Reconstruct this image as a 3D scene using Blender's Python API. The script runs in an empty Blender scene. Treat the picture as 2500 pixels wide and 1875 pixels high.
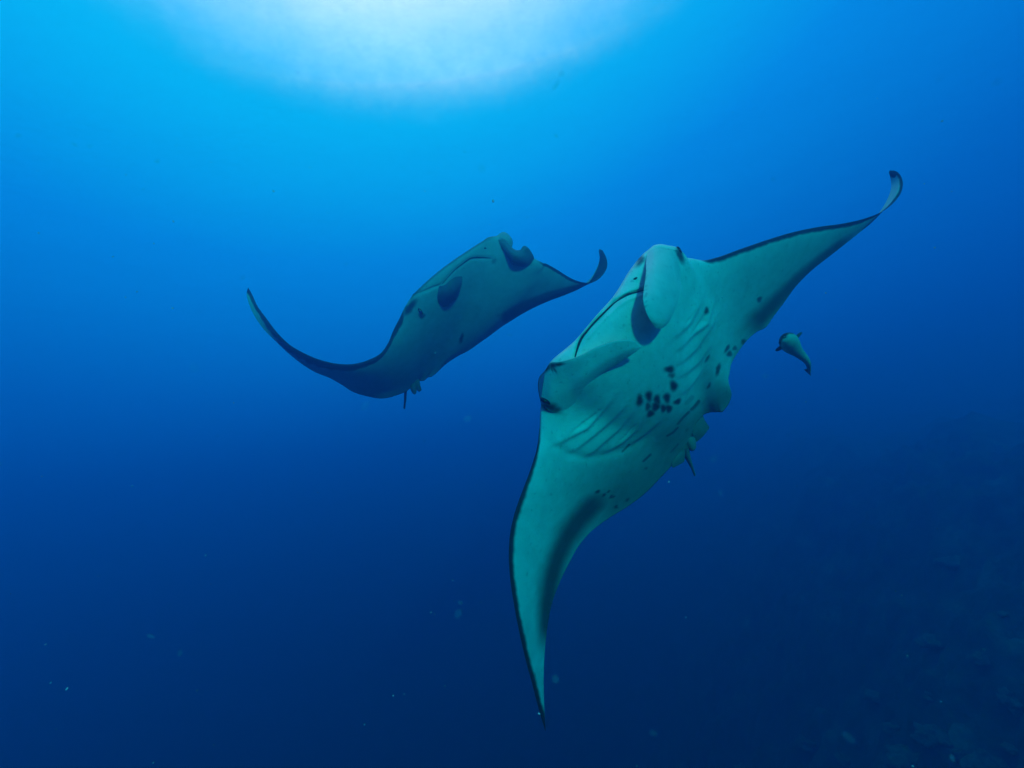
import bpy, math, random
import numpy as np
from mathutils import Matrix, Vector, noise as mnoise

random.seed(7)
rng = np.random.default_rng(7)
scene = bpy.context.scene
col = scene.collection

# ------------------------------------------------------------------ camera
SURFACE_Z = 7.0                    # water surface, metres above the camera
F_PX = 1150.0                      # focal length in pixels of a 2500 px wide frame
PITCH, ROLL = math.radians(8.0), math.radians(-9.0)
cam_data = bpy.data.cameras.new('camera')
cam_data.sensor_width = 36.0
cam_data.lens = 36.0 * F_PX / 2500.0
cam_data.clip_start, cam_data.clip_end = 0.05, 2000.0
cam = bpy.data.objects.new('camera', cam_data)
col.objects.link(cam)
CAM = Matrix.Rotation(math.radians(90) + PITCH, 4, 'X') @ Matrix.Rotation(ROLL, 4, 'Z')
cam.matrix_world = CAM
scene.camera = cam
R3 = np.array(CAM.to_3x3())

# ------------------------------------------------------------------ stand-in strobe light and sky
STROBE_EL, STROBE_AZ = math.radians(21), math.radians(158)   # azimuth clockwise from +Y: behind, to the right
strobe_dir = Vector((math.sin(STROBE_AZ) * math.cos(STROBE_EL), math.cos(STROBE_AZ) * math.cos(STROBE_EL), math.sin(STROBE_EL)))
sd = bpy.data.lights.new('strobe_sun', 'SUN')  # directional lamp added for an unseen strobe; true sunlight comes from ahead
sd.energy, sd.angle, sd.color = 2.35, math.radians(4.0), (1.0, 0.95, 0.86)
strobe_sun = bpy.data.objects.new('strobe_sun', sd)
strobe_sun.location = (6, -8, 30)
strobe_sun.rotation_euler = (-strobe_dir).to_track_quat('-Z', 'Y').to_euler()
col.objects.link(strobe_sun)

world = bpy.data.worlds.new('World')
scene.world = world
world.use_nodes = True
wn, wl = world.node_tree.nodes, world.node_tree.links
wn.clear()
def N(t, **kw):
    n = wn.new(t)
    for k, v in kw.items():
        setattr(n, k, v)
    return n
def M(op, a, b=None, c=None, clamp=False):
    n = N('ShaderNodeMath', operation=op, use_clamp=clamp)
    for i, v in enumerate((a, b, c)):
        if v is None: continue
        if isinstance(v, (int, float)): n.inputs[i].default_value = v
        else: wl.new(v, n.inputs[i])
    return n.outputs[0]
tc = N('ShaderNodeTexCoord')
sep = N('ShaderNodeSeparateXYZ')
wl.new(tc.outputs['Generated'], sep.inputs[0])
X, Y, Z = sep.outputs
# the glow of open water: brightest up towards the sunlit surface, dimming smoothly away from it
G_EL, G_AZ = math.radians(72), math.radians(-14)
bright = N('ShaderNodeVectorMath', operation='DOT_PRODUCT')
wl.new(tc.outputs['Generated'], bright.inputs[0])
bright.inputs[1].default_value = (math.sin(G_AZ) * math.cos(G_EL), math.cos(G_AZ) * math.cos(G_EL), math.sin(G_EL))
ramp = N('ShaderNodeValToRGB')
wl.new(M('MULTIPLY_ADD', bright.outputs['Value'], 0.5, 0.5), ramp.inputs[0])
WATER = [(-108, (0.000, 0.004, 0.050)), (-60, (0.000, 0.004, 0.060)), (-25, (0.000, 0.014, 0.19)),
         (-8, (0.000, 0.068, 0.47)), (8, (0.000, 0.178, 0.72)), (24, (0.000, 0.335, 1.0)),
         (38, (0.000, 0.60, 1.13)), (58, (0.02, 0.74, 1.2)), (72, (0.05, 0.74, 1.2))]
cr = ramp.color_ramp
while len(cr.elements) < len(WATER): cr.elements.new(0.5)
for e, (deg, c) in zip(cr.elements, WATER):
    e.position = math.cos(G_EL - math.radians(deg)) * 0.5 + 0.5
for e, (deg, c) in zip(cr.elements, WATER):
    e.color = (*c, 1)
# daylight sky seen through the surface: look direction bent by Snell's law
SNELL2 = 1.33 ** 2
zz = M('SQRT', M('MAXIMUM', M('SUBTRACT', 1.0, M('MULTIPLY', M('SUBTRACT', 1.0, M('MULTIPLY', Z, Z)), SNELL2)), 0.002))
comb = N('ShaderNodeCombineXYZ')
wl.new(M('MULTIPLY', X, 1.33), comb.inputs[0])
wl.new(M('MULTIPLY', Y, 1.33), comb.inputs[1])
wl.new(zz, comb.inputs[2])
sky = N('ShaderNodeTexSky', sky_type='NISHITA', sun_disc=False, sun_elevation=STROBE_EL, sun_rotation=STROBE_AZ)
wl.new(comb.outputs[0], sky.inputs['Vector'])
# window edge, ruffled by waves
nz = N('ShaderNodeTexNoise')
nz.inputs['Scale'].default_value = 9.0
nz.inputs['Detail'].default_value = 9.0
nz.inputs['Roughness'].default_value = 0.72
wl.new(tc.outputs['Generated'], nz.inputs['Vector'])
# the bright window leans a little towards the sunlit open sea ahead
lean = N('ShaderNodeVectorMath', operation='DOT_PRODUCT')
wl.new(tc.outputs['Generated'], lean.inputs[0])
lean.inputs[1].default_value = (-0.006, 0.2725, 0.962)
edge = M('ADD', lean.outputs['Value'], M('MULTIPLY', M('SUBTRACT', nz.outputs[0], 0.5), 0.04))
win = N('ShaderNodeMapRange', interpolation_type='SMOOTHSTEP')
win.inputs['From Min'].default_value = 0.79
win.inputs['From Max'].default_value = 0.99
wl.new(edge, win.inputs['Value'])
mixw = N('ShaderNodeMix', data_type='RGBA')
wl.new(M('POWER', win.outputs[0], 1.7), mixw.inputs['Factor'])
scale10 = N('ShaderNodeMix', data_type='RGBA', blend_type='MULTIPLY')
scale10.inputs['Factor'].default_value = 1.0
wl.new(ramp.outputs[0], scale10.inputs[6])
scale10.inputs[7].default_value = (10, 10, 10, 1)
wl.new(scale10.outputs[2], mixw.inputs[6])
skyc = N('ShaderNodeMix', data_type='RGBA', blend_type='MULTIPLY')
skyc.inputs['Factor'].default_value = 1.0
wl.new(sky.outputs[0], skyc.inputs[6])
skyc.inputs[7].default_value = (190, 8.0, 7.5, 1)
wl.new(skyc.outputs[2], mixw.inputs[7])
bg = N('ShaderNodeBackground')
bg.inputs['Strength'].default_value = 0.1
wl.new(mixw.outputs[2], bg.inputs['Color'])
out = N('ShaderNodeOutputWorld')
wl.new(bg.outputs[0], out.inputs['Surface'])

# ------------------------------------------------------------------ exposure and renderer
vs = scene.view_settings
vs.view_transform, vs.look, vs.gamma, vs.exposure = 'Standard', 'None', 1.0, 0.0
vs.use_curve_mapping = False
cy = scene.cycles
cy.use_denoising = True
try: cy.denoiser = 'OPENIMAGEDENOISE'
except Exception: pass
cy.max_bounces, cy.diffuse_bounces, cy.glossy_bounces = 5, 2, 2
cy.volume_bounces, cy.transparent_max_bounces = 1, 8
cy.use_adaptive_sampling = False
cy.sample_clamp_indirect = 4.0

# ------------------------------------------------------------------ helpers
def tag(o, label=None, cat=None, group=None, kind=None):
    for k, v in (('label', label), ('category', cat), ('group', group), ('kind', kind)):
        if v: o[k] = v
    return o

def unproject(p):
    """(x, y, depth) with x, y on the 2500 x 1875 frame -> world point(s)"""
    p = np.asarray(p, float)
    x = (p[..., 0] - 1250.0) / F_PX * p[..., 2]
    y = (937.5 - p[..., 1]) / F_PX * p[..., 2]
    return np.stack([x, y, -p[..., 2]], -1) @ R3.T

def project(w):
    c = np.asarray(w) @ R3
    d = -c[..., 2]
    return np.stack([1250 + c[..., 0] / d * F_PX, 937.5 - c[..., 1] / d * F_PX, d], -1)

def empty(name, loc):
    o = bpy.data.objects.new(name, None)
    o.empty_display_size = 0.1
    o.location = loc
    col.objects.link(o)
    return o

def mesh_obj(name, verts, faces, mat, parent=None, pigment=None, origin=None, smooth=True):
    verts = np.asarray(verts, float)
    if parent is not None: origin = np.array(parent.location)
    elif origin is None: origin = np.zeros(3)
    me = bpy.data.meshes.new(name)
    verts = verts - np.asarray(origin)
    faces = np.asarray(faces)
    if faces.ndim == 2:
        k = faces.shape[1]
        me.vertices.add(len(verts)); me.vertices.foreach_set('co', verts.ravel())
        me.loops.add(faces.size); me.loops.foreach_set('vertex_index', faces.ravel().astype(np.int32))
        me.polygons.add(len(faces)); me.polygons.foreach_set('loop_start', np.arange(0, faces.size, k, dtype=np.int32))
        me.update(calc_edges=True)
    else:
        me.from_pydata(verts.tolist(), [], faces.tolist())
    me.validate()
    if smooth: me.polygons.foreach_set('use_smooth', np.ones(len(me.polygons), bool))
    if pigment is not None:
        a = me.color_attributes.new('pigment', 'FLOAT_COLOR', 'POINT')
        c = np.ones((len(verts), 4)); c[:, :3] = np.asarray(pigment)[:, None]
        a.data.foreach_set('color', c.ravel())
    if mat: me.materials.append(mat)
    o = bpy.data.objects.new(name, me)
    if parent is not None: o.parent = parent
    else: o.location = origin
    col.objects.link(o)
    return o

def grid_faces(nu, nv, wrap_v=False):
    """quads of a (nu, nv) vertex grid"""
    iu = np.arange(nu - 1)[:, None]
    iv = np.arange(nv if wrap_v else nv - 1)[None, :]
    jv = (iv + 1) % nv
    return np.stack([iu * nv + iv, (iu + 1) * nv + iv, (iu + 1) * nv + jv, iu * nv + jv], -1).reshape(-1, 4)

def pchip(t, y, q):
    """monotone cubic through (t, y[k]) evaluated at q"""
    t = np.asarray(t, float); y = np.asarray(y, float)
    if y.ndim == 1: return pchip(t, y[:, None], q)[:, 0]
    h = np.diff(t); d = np.diff(y, axis=0) / h[:, None]
    m = np.zeros_like(y)
    m[0], m[-1] = d[0], d[-1]
    if len(t) > 2:
        w1 = (2 * h[1:] + h[:-1])[:, None]; w2 = (h[1:] + 2 * h[:-1])[:, None]
        # finite-difference tangents (smooth, not strictly monotone)
        m[1:-1] = (d[:-1] * h[1:, None] + d[1:] * h[:-1, None]) / (h[1:] + h[:-1])[:, None]
    k = np.clip(np.searchsorted(t, q, 'right') - 1, 0, len(t) - 2)
    s = ((q - t[k]) / h[k])[:, None]; hk = h[k][:, None]
    return ((1 + 2 * s) * (1 - s) ** 2 * y[k] + s * (1 - s) ** 2 * hk * m[k]
            + s * s * (3 - 2 * s) * y[k + 1] + s * s * (s - 1) * hk * m[k + 1])

def curve(points, n=None, q=None):
    """smooth resample of a polyline by arc length; q in 0..1"""
    p = np.asarray(points, float)
    t = np.r_[0, np.cumsum(np.linalg.norm(np.diff(p[:, :2], axis=0), axis=1) + 1e-6)]
    if q is None: q = np.linspace(0, 1, n)
    return pchip(t / t[-1], p, np.asarray(q))

def edge_curve(segments, anchors, q):
    """polyline segments tied to anchor parameters -> points at q"""
    ts, ps = [], []
    for seg, (a, b) in zip(segments, zip(anchors[:-1], anchors[1:])):
        p = np.asarray(seg, float)
        t = np.r_[0, np.cumsum(np.linalg.norm(np.diff(p[:, :2], axis=0), axis=1))]
        t = a + (b - a) * t / t[-1]
        s = 0 if not ts else 1
        ts.extend(t[s:]); ps.extend(p[s:])
    return pchip(ts, np.asarray(ps), q)

def smooth1(a, sig):
    r = int(3 * sig) + 1
    k = np.exp(-0.5 * (np.arange(-r, r + 1) / sig) ** 2); k /= k.sum()
    b = np.pad(a, ((r, r),) + ((0, 0),) * (a.ndim - 1), mode='edge')
    return np.stack([np.convolve(b[:, i], k, 'valid') for i in range(a.shape[1])], -1)

def seg_dist(x, y, pts):
    """distance from pixels to a polyline, plus the parameter 0..1 along it"""
    best = np.full(x.shape, 1e9); par = np.zeros(x.shape)
    L = [math.hypot(b[0] - a[0], b[1] - a[1]) for a, b in zip(pts[:-1], pts[1:])]
    tot, acc = sum(L), 0.0
    for (a, b), l in zip(zip(pts[:-1], pts[1:]), L):
        dx, dy = b[0] - a[0], b[1] - a[1]
        t = np.clip(((x - a[0]) * dx + (y - a[1]) * dy) / (l * l), 0, 1)
        d = np.hypot(x - a[0] - t * dx, y - a[1] - t * dy)
        m = d < best
        best[m] = d[m]; par[m] = ((acc + t * l) / tot)[m]
        acc += l
    return best, par

def sstep(a, b, x):
    t = np.clip((x - a) / (b - a), 0, 1)
    return t * t * (3 - 2 * t)

# ------------------------------------------------------------------ materials
def new_mat(name):
    m = bpy.data.materials.new(name); m.use_nodes = True
    m.node_tree.nodes.clear()
    return m, m.node_tree.nodes, m.node_tree.links

def skin_material(name, pale, dark, rough=0.5, bump=0.3, mottle=0.2, scale=22.0):
    m, n, l = new_mat(name)
    o = n.new('ShaderNodeOutputMaterial'); b = n.new('ShaderNodeBsdfPrincipled')
    b.inputs['Roughness'].default_value = rough
    b.inputs['Specular IOR Level'].default_value = 0.25
    at = n.new('ShaderNodeVertexColor'); at.layer_name = 'pigment'
    tcn = n.new('ShaderNodeTexCoord')
    nz = n.new('ShaderNodeTexNoise'); nz.inputs['Scale'].default_value = scale; nz.inputs['Detail'].default_value = 6
    l.new(tcn.outputs['Object'], nz.inputs['Vector'])
    mr = n.new('ShaderNodeMapRange'); mr.inputs['To Min'].default_value = 1 - mottle; mr.inputs['To Max'].default_value = 1 + mottle * 0.5
    n2 = n.new('ShaderNodeTexNoise'); n2.inputs['Scale'].default_value = scale * .2; n2.inputs['Detail'].default_value = 7; n2.inputs['Distortion'].default_value = 1.2
    l.new(tcn.outputs['Object'], n2.inputs['Vector'])
    av = n.new('ShaderNodeMath'); av.operation = 'MULTIPLY_ADD'; av.inputs[1].default_value = .45
    sc = n.new('ShaderNodeMath'); sc.operation = 'MULTIPLY'; sc.inputs[1].default_value = .55
    l.new(n2.outputs[0], sc.inputs[0]); l.new(nz.outputs[0], av.inputs[0]); l.new(sc.outputs[0], av.inputs[2])
    mr.inputs['From Min'].default_value = .3; mr.inputs['From Max'].default_value = .7
    l.new(av.outputs[0], mr.inputs[0])
    mx = n.new('ShaderNodeMix'); mx.data_type = 'RGBA'
    mx.inputs[6].default_value = (*pale, 1); mx.inputs[7].default_value = (*dark, 1)
    l.new(at.outputs[0], mx.inputs['Factor'])
    # faint dark flecks in the skin
    fl = n.new('ShaderNodeTexNoise'); fl.inputs['Scale'].default_value = scale * 2.6; fl.inputs['Detail'].default_value = 3
    l.new(tcn.outputs['Object'], fl.inputs['Vector'])
    fr = n.new('ShaderNodeMapRange'); fr.inputs['From Min'].default_value = .62; fr.inputs['From Max'].default_value = .74
    fr.inputs['To Min'].default_value = 1.0; fr.inputs['To Max'].default_value = .72
    l.new(fl.outputs[0], fr.inputs[0])
    fm = n.new('ShaderNodeMath'); fm.operation = 'MULTIPLY'; l.new(fr.outputs[0], fm.inputs[0]); l.new(mr.outputs[0], fm.inputs[1])
    mu = n.new('ShaderNodeMix'); mu.data_type = 'RGBA'; mu.blend_type = 'MULTIPLY'; mu.inputs['Factor'].default_value = 1
    l.new(mx.outputs[2], mu.inputs[6]); l.new(fm.outputs[0], mu.inputs[7])
    l.new(mu.outputs[2], b.inputs['Base Color'])
    nb = n.new('ShaderNodeTexNoise'); nb.inputs['Scale'].default_value = scale * 6; nb.inputs['Detail'].default_value = 4
    l.new(tcn.outputs['Object'], nb.inputs['Vector'])
    bp = n.new('ShaderNodeBump'); bp.inputs['Strength'].default_value = bump; bp.inputs['Distance'].default_value = 0.004
    l.new(nb.outputs[0], bp.inputs['Height']); l.new(bp.outputs[0], b.inputs['Normal'])
    l.new(b.outputs[0], o.inputs['Surface'])
    return m

def plain_material(name, c, rough=0.5, spec=0.3):
    m, n, l = new_mat(name)
    o = n.new('ShaderNodeOutputMaterial'); b = n.new('ShaderNodeBsdfPrincipled')
    tcn = n.new('ShaderNodeTexCoord'); nz = n.new('ShaderNodeTexNoise'); nz.inputs['Scale'].default_value = 40
    l.new(tcn.outputs['Object'], nz.inputs['Vector'])
    mx = n.new('ShaderNodeMix'); mx.data_type = 'RGBA'
    mx.inputs[6].default_value = (*[v * 0.75 for v in c], 1); mx.inputs[7].default_value = (*[min(1, v * 1.2) for v in c], 1)
    l.new(nz.outputs[0], mx.inputs['Factor']); l.new(mx.outputs[2], b.inputs['Base Color'])
    b.inputs['Roughness'].default_value = rough; b.inputs['Specular IOR Level'].default_value = spec
    l.new(b.outputs[0], o.inputs['Surface'])
    return m

SKIN = skin_material('manta_skin', (0.82, 0.83, 0.72), (0.012, 0.014, 0.022))
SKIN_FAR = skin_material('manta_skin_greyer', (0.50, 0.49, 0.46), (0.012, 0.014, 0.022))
FISH_SKIN = skin_material('fish_skin', (0.55, 0.55, 0.45), (0.03, 0.035, 0.04), bump=0.1, scale=60)
EYE = plain_material('dark_eye', (0.006, 0.006, 0.008), 0.15, 0.5)
LIP = plain_material('dark_lip', (0.008, 0.009, 0.012), 0.5)

# ------------------------------------------------------------------ setting: sea surface, reef, water
def ground_height(x, y):
    """reef wall climbing to the right of the camera out of a deep floor (camera at z = 0)"""
    s = 0.92 * x - 0.28 * y + 2.0                       # distance towards the wall
    h = -13.0 + 11.0 * float(sstep(-4.0, 8.8, np.float64(s))) + 0.3 * float(sstep(9.0, 26.0, np.float64(s)))
    v = Vector((x, y, 0.0))
    rough = 0.25 + 0.75 * float(sstep(-5.0, 3.0, np.float64(s)))
    h += 0.9 * mnoise.noise(v * 0.33) + rough * (0.55 * mnoise.noise(v * 0.9 + Vector((3, 7, 1)))
         + 0.38 * abs(mnoise.noise(v * 2.1)) + 0.20 * mnoise.noise(v * 4.7) + 0.10 * mnoise.noise(v * 10.0))
    return h

def axis_samples(lo, hi, a, b, fine, coarse):
    return np.unique(np.r_[np.arange(lo, a, coarse), np.arange(a, b, fine), np.arange(b, hi + 0.01, coarse)].round(3))

gx = axis_samples(-60, 60, -2.0, 12.0, 0.065, 1.0)
gy = axis_samples(-40, 90, 0.0, 16.0, 0.09, 1.2)
gv = np.array([[x, y, ground_height(x, y)] for x in gx for y in gy])
m, n, l = new_mat('reef_rock')
o = n.new('ShaderNodeOutputMaterial'); b = n.new('ShaderNodeBsdfPrincipled'); b.inputs['Roughness'].default_value = 0.95
tcn = n.new('ShaderNodeTexCoord'); nz = n.new('ShaderNodeTexNoise'); nz.inputs['Scale'].default_value = 1.6; nz.inputs['Detail'].default_value = 9
nz.inputs['Roughness'].default_value = 0.7
l.new(tcn.outputs['Object'], nz.inputs['Vector'])
rp = n.new('ShaderNodeValToRGB')
rp.color_ramp.elements[0].position, rp.color_ramp.elements[0].color = 0.36, (0.015, 0.018, 0.014, 1)
rp.color_ramp.elements[1].position, rp.color_ramp.elements[1].color = 0.72, (0.16, 0.16, 0.11, 1)
e = rp.color_ramp.elements.new(0.56); e.color = (0.05, 0.055, 0.04, 1)
l.new(nz.outputs[0], rp.inputs[0]); l.new(rp.outputs[0], b.inputs['Base Color'])
bp = n.new('ShaderNodeBump'); bp.inputs['Strength'].default_value = 0.8; bp.inputs['Distance'].default_value = 0.06
nb = n.new('ShaderNodeTexNoise'); nb.inputs['Scale'].default_value = 9; nb.inputs['Detail'].default_value = 6
l.new(tcn.outputs['Object'], nb.inputs['Vector']); l.new(nb.outputs[0], bp.inputs['Height']); l.new(bp.outputs[0], b.inputs['Normal'])
l.new(b.outputs[0], o.inputs['Surface'])
REEF = m
tag(mesh_obj('seabed', gv, grid_faces(len(gx), len(gy)), REEF), kind='structure',
    label='dark rocky reef slope falling away into deep blue water')

# rippled underside of the sea surface
sx = axis_samples(-120, 120, -16, 16, 0.35, 2.0); sy = axis_samples(-60, 140, -4, 24, 0.35, 2.0)
def wave(x, y):
    v = Vector((x, y, 0.0))
    return 0.16 * mnoise.noise(v * 0.35) + 0.09 * mnoise.noise(v * 0.9 + Vector((5, 1, 2))) + 0.035 * mnoise.noise(v * 2.2)
sv = np.array([[x, y, SURFACE_Z + wave(x, y)] for x in sx for y in sy])
m, n, l = new_mat('sea_surface')
o = n.new('ShaderNodeOutputMaterial'); tr = n.new('ShaderNodeBsdfTransparent'); gl = n.new('ShaderNodeBsdfGlossy')
gl.inputs['Roughness'].default_value = 0.08
tr.inputs['Color'].default_value = (0.97, 0.99, 1.0, 1)
tcn = n.new('ShaderNodeTexCoord'); nb = n.new('ShaderNodeTexNoise'); nb.inputs['Scale'].default_value = 2.6; nb.inputs['Detail'].default_value = 8
nb.inputs['Roughness'].default_value = 0.65
l.new(tcn.outputs['Object'], nb.inputs['Vector'])
bp = n.new('ShaderNodeBump'); bp.inputs['Strength'].default_value = 0.7; bp.inputs['Distance'].default_value = 0.12
l.new(nb.outputs[0], bp.inputs['Height']); l.new(bp.outputs[0], gl.inputs['Normal'])
lw = n.new('ShaderNodeLayerWeight'); lw.inputs['Blend'].default_value = 0.3
l.new(bp.outputs[0], lw.inputs['Normal'])
mr = n.new('ShaderNodeMapRange'); mr.inputs['From Min'].default_value = 0.0; mr.inputs['From Max'].default_value = 1.0
mr.inputs['To Min'].default_value = 0.03; mr.inputs['To Max'].default_value = 0.28
l.new(lw.outputs['Facing'], mr.inputs[0])
ms = n.new('ShaderNodeMixShader')
l.new(mr.outputs[0], ms.inputs[0]); l.new(tr.outputs[0], ms.inputs[1]); l.new(gl.outputs[0], ms.inputs[2])
l.new(ms.outputs[0], o.inputs['Surface'])
tag(mesh_obj('water_surface', sv, grid_faces(len(sx), len(sy)), m), kind='structure',
    label='rippled bright sea surface seen from below')

# the water itself
def box_mesh(x0, x1, y0, y1, z0, z1):
    v = [(x, y, z) for x in (x0, x1) for y in (y0, y1) for z in (z0, z1)]
    f = [(0, 1, 3, 2), (4, 6, 7, 5), (0, 4, 5, 1), (2, 3, 7, 6), (0, 2, 6, 4), (1, 5, 7, 3)]
    return v, f
m, n, l = new_mat('sea_water')
o = n.new('ShaderNodeOutputMaterial'); pv = n.new('ShaderNodeVolumePrincipled')
pv.inputs['Color'].default_value = (0.008, 0.034, 0.094, 1)
pv.inputs['Absorption Color'].default_value = (0.0005, 0.895, 0.962, 1)
pv.inputs['Density'].default_value = 0.9
pv.inputs['Anisotropy'].default_value = 0.57
l.new(pv.outputs[0], o.inputs['Volume'])
v, f = box_mesh(-61, 61, -41, 91, -16.5, 2.6)
tag(mesh_obj('haze', v, f, m, smooth=False), kind='stuff', label='clear blue sea water that fades what lies farther off', cat='water')

# ------------------------------------------------------------------ manta rays
def build_manta(spec):
    NU, NV = spec.get('nu', 460), spec.get('nv', 170)
    q = np.linspace(0, 1, NU)
    LE = unproject(edge_curve(spec['le'], spec['anchors'], q))
    TE = unproject(edge_curve(spec['te'], spec['anchors'], q))
    chord = TE - LE
    span = smooth1(np.gradient(0.5 * (LE + TE), axis=0), NU * 0.02)
    nrm = np.cross(chord, span)
    nrm /= np.linalg.norm(nrm, axis=1)[:, None] + 1e-9
    centre = unproject(np.array(spec['centre']))
    mid = NU // 2
    if np.dot(nrm[mid], -centre) < 0: nrm = -nrm
    nrm = smooth1(nrm, NU * 0.022)
    nrm /= np.linalg.norm(nrm, axis=1)[:, None] + 1e-9
    Bv = pchip(*np.array(spec['belly']).T, q)
    Td = pchip(*np.array(spec['back']).T, q)
    v = np.linspace(0, 1, NV) ** 1.25
    pb = v ** spec.get('pa', 0.6) * (1 - v) ** spec.get('pc', 1.1); pb /= pb.max()
    pd = v ** 1.15 * (1 - v) ** 1.4; pd /= pd.max()
    vent = LE[:, None] + chord[:, None] * v[None, :, None] + nrm[:, None] * (Bv[:, None] * pb[None])[..., None]
    dors = LE[:, None] + chord[:, None] * v[None, :, None] - nrm[:, None] * (Td[:, None] * pd[None])[..., None]
    sm = np.stack([smooth1(vent[:, j], spec.get('fair', 9.0)) for j in range(NV)], 1)
    w = (sstep(0, .14, v) * sstep(1, .86, v))[None, :, None] * (sstep(0, .05, q) * sstep(1, .95, q))[:, None, None]
    vent = vent + (sm - vent) * w
    px = project(vent)
    x, y = px[..., 0], px[..., 1]
    # folds, gill ridges and lips, raised along the ventral normal
    vent = vent + nrm[:, None] * spec['relief'](x, y, q[:, None], v[None])[..., None]
    px = project(vent); x, y = px[..., 0], px[..., 1]
    pix_chord = np.hypot(*(px[:, -1, :2] - px[:, 0, :2]).T)
    edge_px = np.hypot(x - x[:, :1], y - y[:, :1])
    tail_px = np.hypot(x - x[:, -1:], y - y[:, -1:])
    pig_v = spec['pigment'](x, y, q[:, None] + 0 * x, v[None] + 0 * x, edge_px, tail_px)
    pig_d = 0.93 + 0 * x
    headq = (sstep(.40, .43, q) * sstep(.60, .57, q))[:, None]
    pig_d = pig_d * (1 - headq * (1 - sstep(.02, .06, v))[None])
    ring = np.concatenate([vent, dors[:, -2:0:-1]], 1)
    pig = np.concatenate([pig_v, pig_d[:, -2:0:-1]], 1)
    nr = ring.shape[1]
    root = empty('manta_ray', centre)
    tag(root, spec['label'], 'manta ray', 'manta rays')
    F = grid_faces(NU, nr, True)
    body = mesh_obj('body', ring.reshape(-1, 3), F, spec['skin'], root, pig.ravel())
    flat = px.reshape(-1, 3)[::2]
    def depth_at(qx, qy):
        d2 = (flat[:, 0] - qx) ** 2 + (flat[:, 1] - qy) ** 2
        i = np.argsort(d2)[:4]
        w = 1 / (d2[i] + 0.5)
        return float((flat[i, 2] * w).sum() / w.sum())
    return root, body, depth_at

def sheet(name, rows, thick, mat, parent, pig=0.0, nu=60, nv=36, pig_fn=None, frill=0.0):
    """fin: a lofted sheet through rows of (x, y, depth) lists, with real thickness"""
    rows3 = np.stack([curve(r, nv) for r in rows])            # (k, nv, 3)
    t = np.linspace(0, 1, len(rows))
    qq = np.linspace(0, 1, nu)
    g = np.stack([pchip(t, rows3[:, j], qq) for j in range(nv)], 1)  # (nu, nv, 3)
    if frill:
        k = np.arange(nv)
        g[:2, :, 1] += frill * np.sin(k * 2.9)[None] * np.array([1, .5])[:, None]
    P = unproject(g)
    du = np.gradient(P, axis=0); dv = np.gradient(P, axis=1)
    nn = np.cross(du, dv); nn /= np.linalg.norm(nn, axis=2)[..., None] + 1e-9
    a = np.sin(np.pi * np.linspace(0, 1, nu)) ** 0.5
    b_ = np.sin(np.pi * np.linspace(0, 1, nv)) ** 0.5
    T = thick * (0.12 + 0.88 * np.outer(a, b_))[..., None]
    top, bot = P + nn * T / 2, P - nn * T / 2
    V = np.concatenate([top.reshape(-1, 3), bot.reshape(-1, 3)])
    n1 = nu * nv
    F1 = grid_faces(nu, nv); F2 = F1[:, ::-1] + n1
    ring = np.r_[np.arange(nv), np.arange(1, nu) * nv + nv - 1, (nu - 1) * nv + np.arange(nv - 2, -1, -1), np.arange(nu - 2, 0, -1) * nv]
    nx = np.roll(ring, -1)
    F3 = np.stack([ring, ring + n1, nx + n1, nx], -1)
    gg = np.concatenate([g.reshape(-1, 3)] * 2)
    pg = np.full(len(V), pig) if pig_fn is None else pig_fn(gg[:, 0], gg[:, 1])
    return mesh_obj(name, V, np.concatenate([F1, F2, F3]), mat, parent, pg)

def tube(name, pts, radii, mat, parent, pig=1.0, nseg=12, n=60):
    c = unproject(curve(pts, n)); r = np.interp(np.linspace(0, 1, n), np.linspace(0, 1, len(radii)), radii)
    tg = np.gradient(c, axis=0); tg /= np.linalg.norm(tg, axis=1)[:, None]
    up = np.array([0.2, 0.3, 0.93]); s = np.cross(tg, up); s /= np.linalg.norm(s, axis=1)[:, None]
    u = np.cross(s, tg)
    an = np.linspace(0, 2 * np.pi, nseg, endpoint=False)
    ring = c[:, None] + r[:, None, None] * (np.cos(an)[None, :, None] * s[:, None] + np.sin(an)[None, :, None] * u[:, None])
    V = ring.reshape(-1, 3)
    V = np.concatenate([V, c[:1] - tg[:1] * r[0] * .5, c[-1:] + tg[-1:] * r[-1] * .5])
    F = grid_faces(n, nseg, True)
    k = np.arange(nseg); j = (k + 1) % nseg
    c0 = np.stack([np.full(nseg, n * nseg), j, k, k], -1)[:, [0, 1, 2]]
    c1 = np.stack([np.full(nseg, n * nseg + 1), (n - 1) * nseg + k, (n - 1) * nseg + j], -1)
    faces = [tuple(f) for f in F] + [tuple(f) for f in c0] + [tuple(f) for f in c1]
    me = mesh_obj(name, V, np.array(faces, dtype=object), mat, parent, np.full(len(V), pig))
    return me

def ball(name, p, rx, ry, rz, mat, parent, ang=0.0, pig=1.0):
    """ellipsoid: rx, ry across the view at angle ang, rz along it"""
    c = unproject(np.array(p))
    nu, nv = 14, 20
    th = np.linspace(0, np.pi, nu); ph = np.linspace(0, 2 * np.pi, nv, endpoint=False)
    sx_ = np.sin(th)[:, None] * np.cos(ph)[None] * rx; sy_ = np.sin(th)[:, None] * np.sin(ph)[None] * ry
    sz_ = np.cos(th)[:, None] * rz + 0 * sx_
    ca, sa = math.cos(ang), math.sin(ang)
    L = np.stack([sx_ * ca - sy_ * sa, sx_ * sa + sy_ * ca, sz_], -1)
    V = (L @ R3.T + c).reshape(-1, 3)
    return mesh_obj(name, V, grid_faces(nu, nv, True), mat, parent, np.full(len(V), pig))

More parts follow.
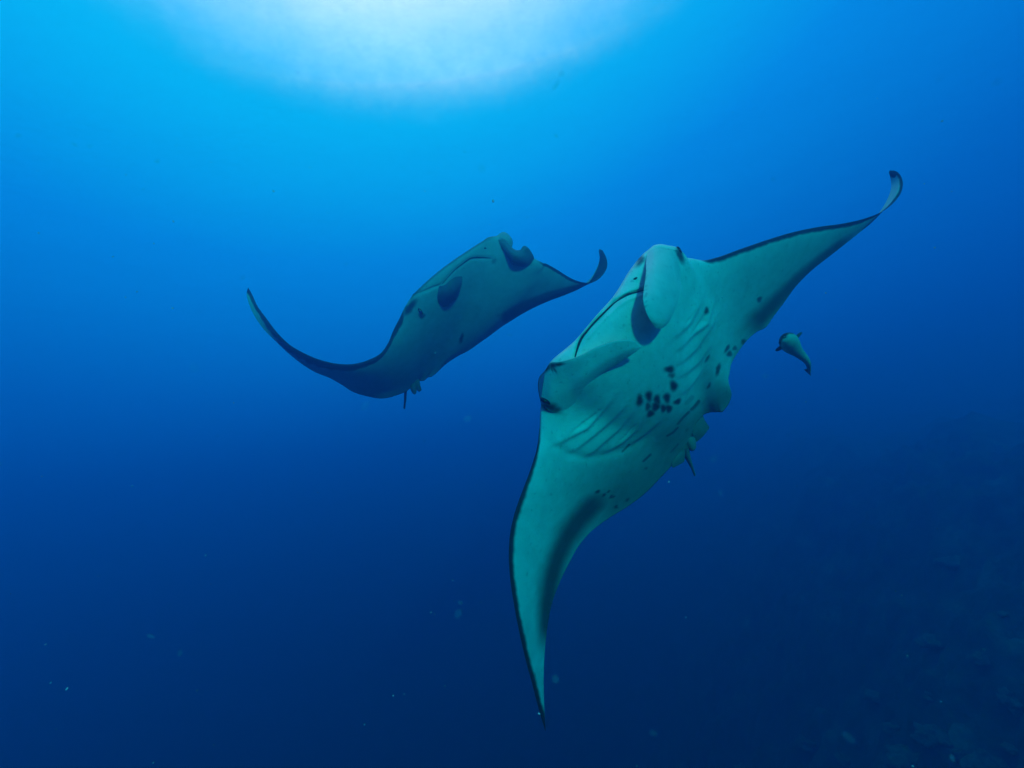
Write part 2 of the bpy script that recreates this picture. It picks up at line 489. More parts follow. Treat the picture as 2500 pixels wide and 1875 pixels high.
# ---- the near manta, spotted belly to the camera
RIDGES_A = [[(1359,1081),(1390,1063),(1427,1043),(1465,1003),(1492,973)], [(1399,1097),(1436,1067),(1485,1025),(1526,986)],
            [(1440,1106),(1469,1077),(1503,1047),(1542,1002)], [(1485,1099),(1515,1077),(1549,1045),(1571,1011)],
            [(1540,1083),(1571,1056),(1605,1027)],
            [(1652,816),(1681,785),(1708,736)], [(1658,848),(1690,812),(1723,787),(1743,733)],
            [(1663,881),(1694,850),(1717,817),(1745,781)], [(1667,913),(1701,881),(1734,841)], [(1672,953),(1694,924),(1717,890)]]
POUCH_A = [(1326,1058),(1359,1090),(1395,1110),(1436,1119),(1481,1110),(1520,1098),(1570,1072),(1625,1030)]
POUCH_B = [(1700,640),(1722,690),(1745,740),(1752,790),(1742,845),(1722,890)]
LIP_A = [(1572,708),(1555,713),(1532,720),(1504,737),(1469,769),(1437,804),(1418,829),(1409,854),(1404,872)]
def relief_near(x, y, q, v):
    r = np.zeros(x.shape)
    for k, pts in enumerate(RIDGES_A):
        d, t = seg_dist(x, y, pts)
        fade = np.sin(np.pi * np.clip(t * 0.84 + 0.1, 0, 1)) ** 0.7
        amp = 0.0125 if k < 5 else 0.011
        # crest, with a sharper groove on its tailward side
        s = np.zeros(x.shape)
        a, b = pts[0], pts[-1]
        nx_, ny_ = (b[1] - a[1]), -(b[0] - a[0])
        side = np.sign((x - a[0]) * nx_ + (y - a[1]) * ny_)
        r += amp * fade * np.where(side > 0, np.exp(-(d / 15.0) ** 1.6), np.exp(-(d / 6.5) ** 2))
    d, t = seg_dist(x, y, POUCH_A)
    r -= 0.007 * np.exp(-(d / 10.0) ** 2) * np.sin(np.pi * np.clip(t, 0.02, 0.98)) ** .5
    d, t = seg_dist(x, y, POUCH_B)
    r -= 0.004 * np.exp(-(d / 12.0) ** 2) * np.sin(np.pi * np.clip(t, 0.02, 0.98)) ** .5
    d, t = seg_dist(x, y, LIP_A)
    r -= 0.012 * np.exp(-(d / 4.5) ** 2)
    r += 0.006 * np.exp(-((d - 9) / 5.0) ** 2)
    return r
# (x, y, r along, r across, angle in degrees counter-clockwise, strength)
SPOTS_A = [(1635,902,12,9,0,1),(1640,917,8,6,0,.8),(1645,942,13,9.5,100,1),(1628,971,13,8.5,95,1),(1654,981,10,6.5,30,1),
           (1562,978,15,8,85,1),(1584,967,14,8.5,95,1),(1582,992,11,6.5,80,.9),(1604,976,13,8,105,1),(1601,993,13,10,60,1),
           (1588,1010,11,8.5,40,1),(1620,997,11,7.5,85,1),(1633,998,11,8.5,95,1),(1725,759,7,4,85,.9),(1727,875,11,3,58,.8),
           (1753,901,16,5,76,.9),(1731,942,9,3.5,62,.8),(1776,850,11,4,60,.9),(1794,850,5,4,45,.8),(1781,864,6,5,60,.9),
           (1815,834,6,4.5,60,.8),(1854,731,7,4.5,60,.9),(1677,1050,9,3.5,52,.85),(1655,1103,6,3.5,40,.6),(1577,1144,8,4.5,35,.9),
           (1459,1201,7,4,30,1),(1475,1208,6,3.5,45,1),(1486,1200,5,3,50,.95),(1492,1213,5.5,3.5,45,1),(1499,1213,3.5,3,0,.95),
           (1532,1220,6,3.5,45,1),(1504,1238,5,4.5,50,1)]
STREAKS_A = [([(1655,1035),(1668,1019),(1682,1006)],4.5,.85),([(1688,1000),(1697,992),(1706,980)],5.5,.8),([(1676,985),(1690,970)],7,.35),([(1629,1064),(1642,1057),(1655,1044)],4,.9),([(1600,1070),(1626,1052)],5,.5),
             ([(1638,1104),(1656,1084)],3.5,.85),([(1571,1126),(1588,1110)],4.5,.9),([(1520,1102),(1537,1085)],3.5,.8)]
def spots(x, y, lst, soft=0.6):
    p = np.zeros(x.shape)
    for (cx, cy_, ra, rb, ang, s) in lst:
        ra, rb = (ra * 1.4, rb * 1.5) if ra < 8 else (ra * 1.12, rb * 1.12)
        a = math.radians(ang)
        wob = 1 + 0.12 * np.sin(3 * np.arctan2(y - cy_, x - cx) + cx)
        dx, dy = x - cx, -(y - cy_)
        u, w = (dx * math.cos(a) + dy * math.sin(a)) / ra, (-dx * math.sin(a) + dy * math.cos(a)) / rb
        d = np.hypot(u, w) * wob
        p = np.maximum(p, s * (1 - sstep(1 - soft, 1 + soft * .6, d)))
    return p
def pigment_shade_near(x, y, q, v, e, t):
    p = np.zeros(x.shape)
    wav = 1 + 0.05 * np.sin(q * 130) + 0.05 * np.sin(q * 310 + 1) + 0.04 * np.sin(q * 717)
    low, high = sstep(.375, .335, q), sstep(.655, .675, q)
    bw = (3 + 9 * sstep(.36, .25, q)) * low + 12 * high * (1 - .3 * sstep(.9, 1, q))
    p = np.maximum(p, (1 - sstep(.6, 1.45, e / (bw * wav + 1e-3))) * np.maximum(low, high) * .97)
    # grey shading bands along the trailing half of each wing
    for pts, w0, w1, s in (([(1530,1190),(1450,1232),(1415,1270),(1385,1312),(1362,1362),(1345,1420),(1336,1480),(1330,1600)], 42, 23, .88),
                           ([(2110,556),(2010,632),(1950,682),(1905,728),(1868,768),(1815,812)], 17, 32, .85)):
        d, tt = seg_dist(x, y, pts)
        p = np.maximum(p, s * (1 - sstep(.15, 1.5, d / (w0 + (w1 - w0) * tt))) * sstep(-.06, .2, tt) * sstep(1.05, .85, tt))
    p = np.maximum(p, .34 * np.maximum(sstep(.665, .80, q), .35 * sstep(.22, .1, q)))  # outer wings' own grey, deepened with painted dimming of the light, mostly right
    p = np.maximum(p, .9 * sstep(.355, .37, q) * sstep(.432, .42, q) * (1 - sstep(2, 6, e)))
    # dusky rear of the belly, deepened by painted shade where it turns away
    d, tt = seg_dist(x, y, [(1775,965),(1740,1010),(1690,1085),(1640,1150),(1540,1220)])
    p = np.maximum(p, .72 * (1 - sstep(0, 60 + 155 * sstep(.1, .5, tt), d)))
    p = np.maximum(p, .96 * spots(x, y, SPOTS_A))
    for pts, w, s in STREAKS_A:
        d, tt = seg_dist(x, y, pts)
        p = np.maximum(p, s * (1 - sstep(.4, 1.2, d / w)))
    # dark corner of the mouth and eye surrounds
    p = np.maximum(p, spots(x, y, [(1563,636,15,9,60,.9),(1342,994,26,12,-25,.9),(1660,622,20,8,-70,.9)], .6))
    p = np.maximum(p, .95 * sstep(.985, .998, q))
    return np.clip(p, 0, 1)

J = [(1346,881,1.665),(1396,838,1.675),(1455,770,1.70),(1501,718,1.74),(1540,656,1.79),(1566,624,1.82)]
near = dict(
    label='pale spotted manta ray with black-edged wings showing its ridged belly',
    skin=SKIN, centre=(1500, 850, 2.05), pa=.5, pc=1.5,
    anchors=[0, .36, .44, .56, .64, 1],
    le=[[(1331,1783,1.86),(1316,1735,1.83),(1300,1673,1.79),(1283,1610,1.76),(1268,1545,1.73),(1254,1472,1.71),(1245,1409,1.70),(1242,1355,1.69),(1247,1292,1.69),(1260,1241,1.70),
         (1276,1197,1.71),(1295,1146,1.725),(1311,1092,1.74),(1317,1045,1.75),(1319,1003,1.755)],
        [(1319,1003,1.755),(1321,990,1.755),(1316,965,1.745),(1313,940,1.735),(1316,922,1.72),(1329,906,1.69),(1346,881,1.665)],
        J,
        [(1566,624,1.82),(1585,608,1.83),(1596,599,1.84),(1610,596,1.85),(1632,599,1.87),(1652,604,1.89),(1661,612,1.91),(1667,625,1.93)],
        [(1667,625,1.93),(1690,631,1.96),(1723,635,2.0),(1745,630,2.03),(1808,608,2.10),(1872,586,2.17),(1935,567,2.23),(1998,554,2.29),(2061,545,2.34),(2109,534,2.39),
         (2150,518,2.43),(2182,494,2.46),(2201,467,2.49),(2204,445,2.51),(2197,426,2.53),(2185,417,2.545),(2173,416,2.555)]],
    te=[[(1332,1784,1.865),(1328,1700,1.875),(1328,1627,1.89),(1333,1560,1.92),(1339,1514,1.94),(1349,1469,1.97),(1371,1412,2.02),(1390,1374,2.06),(1415,1330,2.11),(1440,1301,2.16),(1485,1266,2.24),
         (1535,1235,2.34),(1580,1200,2.43),(1611,1168,2.50),(1638,1140,2.56)],
        [(1638,1140,2.56),(1648,1132,2.58),(1662,1118,2.61),(1676,1096,2.63)],
        [(1676,1096,2.63),(1690,1070,2.64),(1706,1035,2.64),(1718,1013,2.63)],
        [(1718,1013,2.63),(1733,1007,2.63),(1752,1006,2.62),(1770,999,2.62)],
        [(1770,999,2.62),(1782,980,2.62),(1786,960,2.61),(1782,947,2.61),(1777,934,2.60),(1781,913,2.59),(1786,888,2.58),(1804,857,2.55),(1835,820,2.52),(1852,808,2.51),(1866,802,2.50),(1889,772,2.48),
         (1909,746,2.47),(1944,698,2.46),(1982,660,2.46),(2030,622,2.46),(2093,572,2.48),(2134,538,2.50),(2158,510,2.53),(2169,483,2.55),(2176,454,2.57),(2174,435,2.57),(2170,421,2.56)]],
    belly=[(0,0),(.1,.006),(.22,.018),(.32,.05),(.40,.09),(.5,.128),(.60,.09),(.68,.035),(.78,.02),(.9,.006),(1,0)],
    back=[(0,.002),(.1,.008),(.22,.02),(.32,.06),(.40,.12),(.5,.15),(.60,.11),(.68,.05),(.78,.02),(.9,.008),(1,.002)],
    relief=relief_near, pigment=pigment_shade_near)
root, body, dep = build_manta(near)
def on(p, lift=0.0): return (p[0], p[1], dep(p[0], p[1]) - lift)
tube('lip', [on(p, .001) for p in LIP_A], [.0015, .0042, .0036, .0034, .004, .0045, .002], LIP, root)
# cephalic fins
def fin_rows(rows, lifts):
    out = []
    for r, lf in zip(rows, lifts):
        lf = lf if isinstance(lf, (list, tuple)) else [lf] * len(r)
        out.append([(p[0], p[1], dep(p[0], p[1]) - h) for p, h in zip(r, lf)])
    return out
fin = sheet('cephalic_fin', fin_rows([
    [(1580,618),(1598,606),(1628,607),(1654,612)],
    [(1577,645),(1600,634),(1630,636),(1660,648)],
    [(1577,665),(1602,660),(1632,664),(1662,684)],
    [(1572,705),(1600,706),(1634,708),(1663,704)],
    [(1570,732),(1598,735),(1632,740),(1656,736)],
    [(1577,760),(1600,764),(1626,766),(1645,763)],
    [(1587,781),(1604,786),(1622,787),(1634,784)],
    [(1600,799),(1606,801.5),(1613,802),(1620,800)]],
    [(.0, .006, .006, .0), (.02, .035, .03, -.005), (.05, .065, .055, .005), (.085, .10, .09, .05), (.105, .115, .11, .09), (.115, .125, .125, .11), (.12, .128, .128, .12), (.12, .12, .12, .12)]), .014, SKIN, root,
    pig_fn=lambda x, y: .14 + .8 * np.maximum(.35 * (1 - sstep(2, 7, np.abs(x - 1576) + 8 * np.sin(y * 1.7) ** 2)) * (y < 800), .85 * spots(x, y, [(1658,620,14,8,-70,1)], .6)), nu=90, nv=40)
U = [(1332,903,.018),(1344,886,.020),(1360,884,.022),(1377,881,.026),(1419,867,.038),(1460,846,.052),(1507,831,.072),(1548,832,.085),(1566,845,.085)]
Lw = [(1320,984,.026),(1345,1004,.010),(1376,1003,-.003),(1400,990,-.006),(1417,963,-.006),(1466,915,.0),(1512,886,.03),(1547,862,.070),(1566,848,.085)]
U = [(a_, b_, dep(a_, b_) - h_) for a_, b_, h_ in U]; Lw = [(a_, b_, dep(a_, b_) - h_) for a_, b_, h_ in Lw]
def between(t, out):
    r = []
    for k, (a, c) in enumerate(zip(U, Lw)):
        g = out * math.sin(math.pi * min(1, (k + .8) / 8.6))
        r.append((a[0] + (c[0] - a[0]) * t, a[1] + (c[1] - a[1]) * t, a[2] + (c[2] - a[2]) * t - g))
    return r
fin2 = sheet('cephalic_fin', [U, between(.1, .003), between(.35, .012), between(.6, .019), between(.82, .012), Lw], .012, SKIN, root, nu=50, nv=120, frill=.7,
    pig_fn=lambda x, y: np.clip(.93 * spots(x, y, [(1336,898,16,7,50,1),(1350,892,10,7,10,1),(1364,889,14,4,8,1),(1354,901,10,2.6,-60,.9),(1347,899,9,2.2,-70,.9),(1345,994,21,12,-25,1),(1357,1000,12,10,0,.9)], .8), 0, 1))
# eyes
ball('eye', (1331, 979, dep(1331, 979) - .026), .022, .009, .014, EYE, root, math.radians(-32))
ball('eye', (1657, 613, 1.885), .020, .009, .014, EYE, root, math.radians(-65))
ball('nostril', on((1551, 680), .0), .009, .004, .004, LIP, root, math.radians(30))
# pelvic fins, tail
sheet('pelvic_fin', [[(1688,1050,2.60),(1700,1030,2.60),(1716,1014,2.61)], [(1692,1062,2.61),(1708,1046,2.61),(1722,1028,2.62)], [(1696,1072,2.63),(1716,1058,2.63),(1731,1042,2.64)],
    [(1700,1079,2.64),(1714,1067,2.64),(1728,1049,2.645)]], .012, SKIN, root, pig=.78, nu=24, nv=24)
sheet('pelvic_fin', [[(1640,1128,2.545),(1652,1112,2.565),(1668,1094,2.58)], [(1640,1136,2.55),(1656,1120,2.57),(1672,1102,2.59)], [(1642,1141,2.56),(1660,1130,2.585),(1671,1124,2.60)],
    [(1645,1142,2.565),(1661,1130,2.59),(1670,1126,2.60)]], .012, SKIN, root, pig=.78, nu=24, nv=24)
sheet('clasper', [[(1676,1072,2.60),(1686,1066,2.60),(1697,1066,2.61)], [(1677,1086,2.61),(1688,1082,2.60),(1699,1082,2.62)], [(1680,1095,2.62),(1690,1094,2.61),(1699,1092,2.63)],
    [(1685,1100,2.63),(1689,1101,2.63),(1695,1098,2.635)]], .016, SKIN, root, pig=.72, nu=22, nv=18)
tube('tail', [(1668,1088,2.62),(1675,1108,2.66),(1683,1126,2.70),(1690,1143,2.76),(1696,1160,2.83)], [.030, .022, .013, .008, .006], SKIN, root, pig=.7)

# ---- the far manta
LIP_B = [(1200,630),(1176,628.5),(1149,631),(1131,643),(1105,664),(1091,680),(1080,693)]
def relief_far(x, y, q, v):
    d, t = seg_dist(x, y, LIP_B)
    r = -0.006 * np.exp(-(d / 3.5) ** 2)
    d, t = seg_dist(x, y, [(1010,722),(1037,712),(1060,702),(1073,698)])
    return r - 0.010 * np.exp(-(d / 3.5) ** 2)
def pigment_far(x, y, q, v, e, t):
    p = .16 + 0 * x
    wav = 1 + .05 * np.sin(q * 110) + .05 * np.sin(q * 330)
    low, high = sstep(.40, .37, q), sstep(.60, .63, q)
    bw = (15 + 5 * sstep(.33, .26, q) - 12 * sstep(.16, .02, q)) * low + 7 * high
    p = np.maximum(p, .6 * (1 - sstep(3, 9, e)) * sstep(.40, .42, q) * sstep(.58, .56, q))
    p = np.maximum(p, .93 * (1 - sstep(.8, 1.3, e / (bw * wav + 1e-3))) * np.maximum(low, high))
    d, tt = seg_dist(x, y, [(1420,698),(1340,722),(1280,748),(1240,772)])
    p = np.maximum(p, .75 * (1 - sstep(.4, 1.3, d / (8 + 12 * tt))))
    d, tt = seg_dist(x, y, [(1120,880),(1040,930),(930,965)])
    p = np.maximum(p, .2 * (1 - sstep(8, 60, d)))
    p = np.maximum(p, spots(x, y, [(1126,827,14,4.5,75,.95),(1030,771,9,7,0,.8),(1217,770,5,3,20,.4),(1206,637,9,6,50,.6),(1180,648,9,7,0,.2),
                                   (1000,752,24,9,52,.9),(1235,600,26,10,-55,.75),(1190,583,20,6,28,.5)], .6))
    p = np.maximum(p, .9 * sstep(.985, .998, q))
    return np.clip(p, 0, 1)
def off(seg, d): return [(a, b_, c + d) for a, b_, c in seg]
far = dict(
    label='dusky plain-bellied manta ray with dark head fins, beyond the spotted one',
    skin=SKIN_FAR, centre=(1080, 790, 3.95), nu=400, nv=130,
    anchors=[0, .37, .42, .57, .61, 1],
    le=[[(606,702,3.62),(616,720,3.61),(629,748,3.59),(648,774,3.57),(677,812,3.54),(708,842,3.52),(740,861,3.5),(787,880,3.49),(835,889,3.49),(866,888,3.49),(901,878,3.49),(930,862,3.49),(946,840,3.49),
         (961,805,3.48),(977,774,3.47)],
        [(977,774,3.47),(984,758,3.46),(993,742,3.45),(1010,718,3.44)],
        [(1010,718,3.44),(1037,691,3.44),(1066,666,3.45),(1100,640,3.47),(1140,613,3.50),(1176,590,3.54),(1203,577,3.57)],
        [(1203,577,3.57),(1222,577,3.58),(1236,588,3.59),(1246,602,3.61),(1257,611,3.62),(1280,618,3.66),(1306,632,3.70)],
        [(1306,632,3.70),(1334,644,3.78),(1361,659,3.86),(1388,676,3.94),(1410,686,4.0),(1437,690,4.07),(1459,683,4.12),(1472,671,4.15),(1482,652,4.18),(1482,636,4.2),(1476,620,4.22),(1469,610,4.23),(1463,608,4.235)]],
    te=[[(605,703,3.625),(602,717,3.625),(607,739,3.625),(623,774,3.625),(645,805,3.63),(677,837,3.64),(708,866,3.66),(740,891,3.70),(772,910,3.76),(803,922,3.82),(835,940,3.90),(860,956,3.96),(898,968,4.06),(932,973,4.14),
         (953,970,4.19),(969,965,4.23),(985,959,4.27)],
        [(985,959,4.27),(993,955,4.29),(1001,949,4.31),(1008,944,4.32)],
        [(1008,944,4.32),(1024,931,4.34),(1036,929,4.35),(1044,922,4.36),(1063,913,4.37)],
        [(1063,913,4.37),(1090,888,4.37),(1112,873,4.37)],
        [(1112,873,4.37),(1144,856,4.36),(1171,837,4.35),(1198,818,4.34),(1226,797,4.32),(1253,780,4.31),(1280,763,4.30),(1307,748,4.28),(1348,732,4.26),(1388,717,4.23),(1420,702,4.21),(1440,686,4.21),
         (1453,666,4.23),(1462,644,4.25),(1464,628,4.25),(1462,614,4.24)]],
    belly=[(0,0),(.1,.01),(.22,.03),(.32,.06),(.40,.085),(.5,.10),(.60,.08),(.68,.04),(.78,.02),(.9,.006),(1,0)],
    back=[(0,.002),(.1,.01),(.22,.025),(.32,.05),(.40,.09),(.5,.13),(.60,.11),(.68,.06),(.78,.02),(.9,.008),(1,.002)],
    relief=relief_far, pigment=pigment_far)
def flatten(d): return 3.5 + (d - 3.5) * .70 if d > 3.5 else d
far['te'] = [[(a_, b_, flatten(c_)) for a_, b_, c_ in seg] for seg in far['te']]
far['le'][-1] = [(a_, b_, 3.70 + (c_ - 3.70) * .75) for a_, b_, c_ in far['le'][-1]]
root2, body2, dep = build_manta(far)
tube('lip', [on(p, .002) for p in LIP_B], [.001, .0045, .0045, .003, .0022, .0015], LIP, root2)
sheet('cephalic_fin', fin_rows([
    [(1072,699),(1086,696),(1098,685),(1113,676),(1128,675)],
    [(1069,715),(1085,711),(1102,700),(1117,692),(1128,686)],
    [(1068,728),(1085,725),(1102,716),(1116,706),(1126,699)],
    [(1071,740),(1085,737),(1099,730),(1110,723),(1120,716)],
    [(1079,748),(1086,748),(1094,746),(1101,741),(1108,734)]],
    [(.01, .05, .07, .07, .05), (.01, .06, .08, .07, .05), (.005, .05, .07, .06, .04), (.0, .03, .04, .035, .02), (-.005, .005, .005, .005, .0)]), .02, SKIN_FAR, root2, pig=.68, nu=40, nv=40)
sheet('cephalic_fin', fin_rows([
    [(1216,585),(1236,590),(1247,602),(1258,610),(1270,610),(1278,601),(1282,600)],
    [(1220,596),(1236,602),(1249,612),(1262,618),(1274,616),(1284,608),(1290,606)],
    [(1226,608),(1238,615),(1251,624),(1265,628),(1278,626),(1290,618),(1298,617)],
    [(1236,622),(1244,630),(1255,638),(1268,640),(1282,638),(1294,631),(1303,627)],
    [(1246,640),(1252,646),(1262,649),(1273,650),(1286,649),(1296,643),(1303,633)]],
    [(.0, .01, .02, .03, .05, .05, .05), (.0, .02, .04, .05, .06, .06, .05), (.0, .025, .045, .06, .06, .05, .04), (.0, .02, .035, .045, .045, .035, .025), (-.005, .0, .005, .01, .01, .005, .0)]), .02, SKIN_FAR, root2, pig=.70, nu=40, nv=50)
sheet('head_lobe', [
    [(1212,577,3.60),(1222,569,3.63),(1230,566.5,3.65),(1240,571,3.67)],
    [(1222,580,3.61),(1232,577,3.63),(1241,578,3.65),(1248,581,3.68)],
    [(1234,590,3.62),(1241,588,3.63),(1247,588,3.65),(1251.5,590,3.68)],
    [(1245,603,3.63),(1247,603,3.64),(1249,603,3.65),(1250.5,602,3.66)]], .02, SKIN_FAR, root2, pig=.3, nu=24, nv=24)
ball('eye', (1025.5, 758.5, dep(1025.5, 758.5) - .004), .032, .010, .012, EYE, root2, math.radians(-50))
ball('nostril', on((1184, 606), 0), .011, .006, .006, LIP, root2, 0)
sheet('pelvic_fin', [[(999,930,4.028),(1006,926,4.028),(1016,926,4.036)], [(1001,946,4.050),(1008,944,4.044),(1017,944,4.058)], [(1005,956,4.072),(1011,957,4.064),(1017,955,4.072)],
    [(1009,961,4.078),(1012,963,4.078),(1016,960,4.078)]], .02, SKIN_FAR, root2, pig=.75, nu=20, nv=16)
sheet('pelvic_fin', [[(1010,926,4.036),(1016,924,4.036),(1024,926,4.044)], [(1013,942,4.058),(1019,938,4.050),(1026,940,4.058)], [(1018,951,4.078),(1022,951,4.072),(1029,950,4.078)],
    [(1021,955,4.086),(1024,956,4.086),(1028,953,4.086)]], .02, SKIN_FAR, root2, pig=.75, nu=20, nv=16)
tube('tail', [(991,940,4.050),(990,956,4.092),(989,976,4.156),(987,997,4.224)], [.020, .012, .010, .008], SKIN_FAR, root2, pig=.9)

# ------------------------------------------------------------------ the small fish
def build_fish():
    D = 2.55
    k = D / F_PX
    spine = np.array([(1915,823,D-.13),(1918,826,D-.12),(1922,830,D-.10),(1928,838,D-.05),(1936,848,D+.0),(1946,858,D+.06),(1957,868,D+.12),(1967,878,D+.17),(1973,889,D+.21),(1975,900,D+.24),(1976,908,D+.26)], float)
    wid = np.array([8,15,20,21.5,18.5,13.5,11,8.5,6,4.2,3.2]) * k
    root = empty('fish', unproject(np.array((1936, 848, D))))
    tag(root, 'small pale-bellied fish with spread fins swimming behind the spotted manta', 'fish')
    n, ns = 60, 28
    cc = curve(np.c_[spine, wid], n); c = unproject(cc[:, :3]); r = cc[:, 3]
    r = np.convolve(np.pad(r, 3, mode='edge'), np.ones(7) / 7, 'valid'); r[0] = wid[0] * .5
    tg = np.gradient(c, axis=0); tg /= np.linalg.norm(tg, axis=1)[:, None]
    side = R3 @ np.array([.80, .58, 0.1])          # the fish's left-right line
    s = side[None] - tg * (tg @ side)[:, None]; s /= np.linalg.norm(s, axis=1)[:, None]
    b_ = np.cross(s, tg)                            # belly / back
    if (b_[n // 2] @ (-c[n // 2])) < 0: b_ = -b_    # belly towards the camera
    an = np.linspace(0, 2 * np.pi, ns, endpoint=False)
    fl = np.interp(np.linspace(0, 1, n), [0, .4, 1], [.85, .85, 1.25])
    ring = c[:, None] + (r[:, None, None] * (np.cos(an)[None, :, None] * s[:, None] + fl[:, None, None] * np.sin(an)[None, :, None] * b_[:, None]))
    dorsal = sstep(.22, -.12, np.sin(an))[None] + 0 * r[:, None]
    dorsal = np.maximum(dorsal, sstep(.72, .85, np.linspace(0, 1, n))[:, None] * .6)
    V = np.concatenate([ring.reshape(-1, 3), (c[0] - tg[0] * r[0] * .5)[None], c[-1:]])
    F = [tuple(f) for f in grid_faces(n, ns, True)] + [(n * ns, (j + 1) % ns, j) for j in range(ns)] + [(n * ns + 1, (n - 1) * ns + j, (n - 1) * ns + (j + 1) % ns) for j in range(ns)]
    mesh_obj('body', V, np.array(F, dtype=object), FISH_SKIN, root, np.r_[dorsal.ravel() * .95, .5, .9])
    sheet('pectoral_fin', [[(1936,828,D-.05),(1941,834,D-.03)], [(1944,819,D-.04),(1950,824,D-.01)], [(1953,811.5,D-.02),(1958,814,D+.0)], [(1957,811,D-.01),(1958.5,812,D-.01)]], .006, FISH_SKIN, root, pig=.8, nu=20, nv=10)
    sheet('pectoral_fin', [[(1908,843,D-.06),(1914,850,D-.04)], [(1900,847,D-.05),(1905,855,D-.03)], [(1894,853,D-.03),(1898,857.5,D-.02)], [(1893,856,D-.02),(1895,857.5,D-.02)]], .006, FISH_SKIN, root, pig=.8, nu=20, nv=10)
    sheet('tail_fin', [[(1974,898,D+.24),(1978,899,D+.25)], [(1968,901,D+.25),(1978,906,D+.27)], [(1962,902,D+.26),(1980,918,D+.30)]], .005, FISH_SKIN, root, pig=.85, nu=14, nv=14)
    ball('eye', (1905.5, 833, D-.105), .006, .012, .008, EYE, root, math.radians(-30))
    ball('eye', (1929, 815.5, D-.09), .012, .006, .008, EYE, root, math.radians(-10))
build_fish()

# ------------------------------------------------------------------ reef growth
def lump(seed, n=3, squash=.7, rough=.3, freq=1.6):
    import bmesh
    bm = bmesh.new(); bmesh.ops.create_icosphere(bm, subdivisions=n, radius=1.0)
    s = Vector((seed * 3.1, seed * 1.7, seed * .9))
    for v in bm.verts:
        p = v.co.copy()
        d = 1 + rough * mnoise.noise(p * freq + s) + rough * .55 * abs(mnoise.noise(p * freq * 2.6 + s)) + rough * .3 * mnoise.noise(p * freq * 6 + s)
        v.co = p * d; v.co.z *= squash
    me = bpy.data.meshes.new('coral_head'); bm.to_mesh(me); bm.free()
    me.polygons.foreach_set('use_smooth', np.ones(len(me.polygons), bool))
    return me
m, n, l = new_mat('pale_coral')
o = n.new('ShaderNodeOutputMaterial'); b = n.new('ShaderNodeBsdfPrincipled'); b.inputs['Roughness'].default_value = .9
tcn = n.new('ShaderNodeTexCoord'); nz = n.new('ShaderNodeTexNoise'); nz.inputs['Scale'].default_value = 5; nz.inputs['Detail'].default_value = 8
l.new(tcn.outputs['Object'], nz.inputs['Vector']); rp = n.new('ShaderNodeValToRGB')
rp.color_ramp.elements[0].position, rp.color_ramp.elements[0].color = .35, (.02, .024, .018, 1)
rp.color_ramp.elements[1].position, rp.color_ramp.elements[1].color = .7, (.15, .15, .10, 1)
l.new(nz.outputs[0], rp.inputs[0]); l.new(rp.outputs[0], b.inputs['Base Color']); l.new(b.outputs[0], o.inputs['Surface'])
CORAL = m
lumps = [lump(k, 4 if k == 0 else 3, .45 + .12 * (k % 3), .55 + .15 * (k % 2), 1.3 + .3 * k) for k in range(5)]
for me in lumps: me.materials.append(CORAL)
def hit_ground(px_, py_):
    d = unproject(np.array((px_, py_, 1.0)))
    t = 1.5
    while t < 40:
        p = d * t
        if p[2] <= ground_height(p[0], p[1]): return p
        t += .05
    return None
CORALS = [(2333, 1372, .22, 0)] + [(px_, py_, sz * (.35 + .12 * (k * 7 % 5)), 1 + k % 4) for k, (px_, py_, sz) in enumerate([
    (2270,1697,.22),(2275,1800,.26),(2485,1713,.24),(2456,1692,.18),(1968,1815,.20),(2062,1858,.36),(2199,1840,.22),(2221,1862,.25),
    (2344,1840,.24),(2412,1868,.26),(2474,1829,.22),(2007,1739,.17),(2279,1569,.18),(2390,1610,.2),(2140,1700,.2),(2450,1500,.16),(2180,1780,.18)])]
for k, (px_, py_, sz, kind) in enumerate(CORALS):
    p = hit_ground(px_, py_)
    if p is None: continue
    c = bpy.data.objects.new('coral_head', lumps[kind])
    c.location = p + np.array([0, 0, sz * .0]); c.scale = (sz * (1 + .3 * random.random()), sz, sz); c.rotation_euler = (0, 0, random.uniform(0, 6.3))
    col.objects.link(c)
    if k == 0: tag(c, 'pale rounded coral head standing apart, highest on the reef slope', 'coral')
    else: tag(c, 'low knobbly coral head among others on the dark reef slope', 'coral', 'coral heads low on the reef slope')

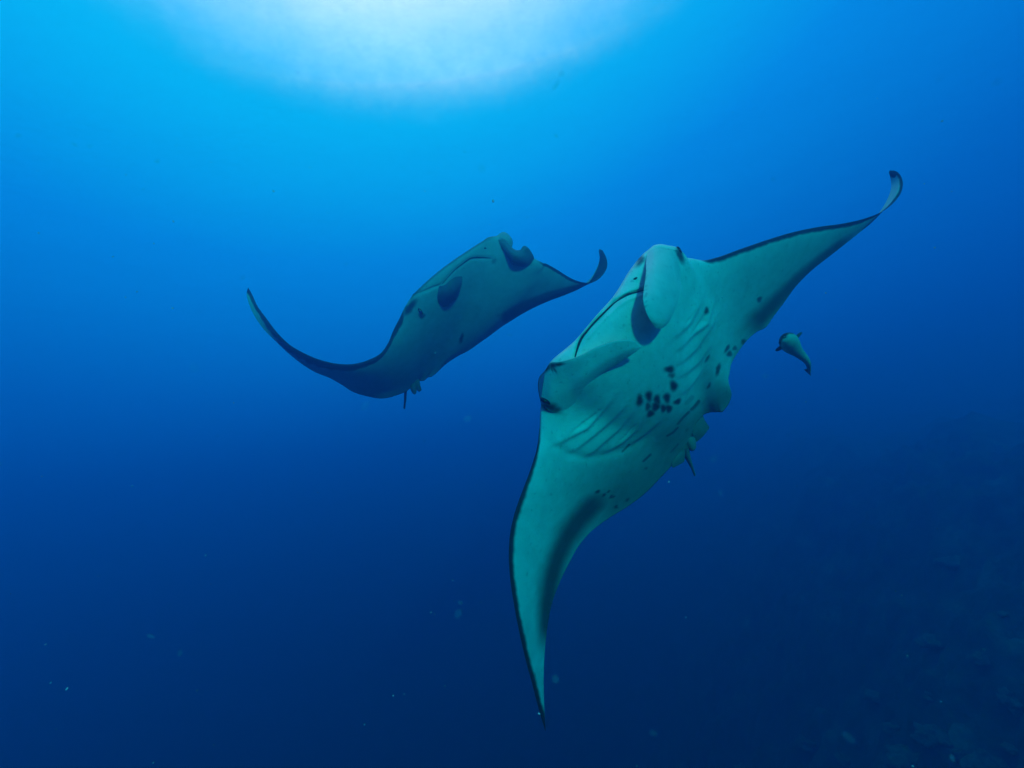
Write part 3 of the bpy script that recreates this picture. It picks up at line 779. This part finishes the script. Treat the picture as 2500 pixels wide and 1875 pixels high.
# ------------------------------------------------------------------ drifting specks
m, n, l = new_mat('plankton')
o = n.new('ShaderNodeOutputMaterial'); b = n.new('ShaderNodeBsdfPrincipled'); tr = n.new('ShaderNodeBsdfTransparent'); ms = n.new('ShaderNodeMixShader')
b.inputs['Base Color'].default_value = (.8, .8, .72, 1); b.inputs['Roughness'].default_value = .8
at = n.new('ShaderNodeVertexColor'); at.layer_name = 'pigment'
lw = n.new('ShaderNodeLayerWeight'); lw.inputs['Blend'].default_value = .5
inv = n.new('ShaderNodeMath'); inv.operation = 'SUBTRACT'; inv.inputs[0].default_value = 1.0; l.new(lw.outputs['Facing'], inv.inputs[1])
mu = n.new('ShaderNodeMath'); mu.operation = 'MULTIPLY'; l.new(inv.outputs[0], mu.inputs[0]); l.new(at.outputs[0], mu.inputs[1])
l.new(mu.outputs[0], ms.inputs[0])
l.new(tr.outputs[0], ms.inputs[1]); l.new(b.outputs[0], ms.inputs[2]); l.new(ms.outputs[0], o.inputs['Surface'])
th = np.linspace(0.02, np.pi - .02, 6); ph = np.linspace(0, 2 * np.pi, 8, endpoint=False)
ball_v = np.stack([np.outer(np.sin(th), np.cos(ph)), np.outer(np.sin(th), np.sin(ph)), np.outer(np.cos(th), np.ones(8))], -1).reshape(-1, 3)
ball_f = grid_faces(6, 8, True)
V, Fc, Op = [], [], []
for k in range(560):
    big = k % 12 == 0
    d = rng.uniform(.6, 1.6) if big else rng.uniform(.7, 4.2)
    p = unproject(np.array((rng.uniform(-200, 2700), rng.uniform(150, 2000), d)))
    r = rng.uniform(.004, .011) * d if big else min(rng.gamma(2.0, .00045) + .0005, .0019)
    a = ball_v * r * rng.uniform(.6, 1.4, (1, 3)) * (1 + .25 * rng.normal(size=(48, 1)) * (not big))
    a = a @ np.linalg.qr(rng.normal(size=(3, 3)))[0]
    Fc.append(ball_f + 48 * k); V.append(a + p)
    Op.append(np.full(48, rng.uniform(.02, .07) if big else rng.uniform(.12, .6)))
tag(mesh_obj('plankton', np.concatenate(V), np.concatenate(Fc), m, pigment=np.concatenate(Op)), kind='stuff', label='tiny pale plankton specks drifting in the water', cat='plankton')
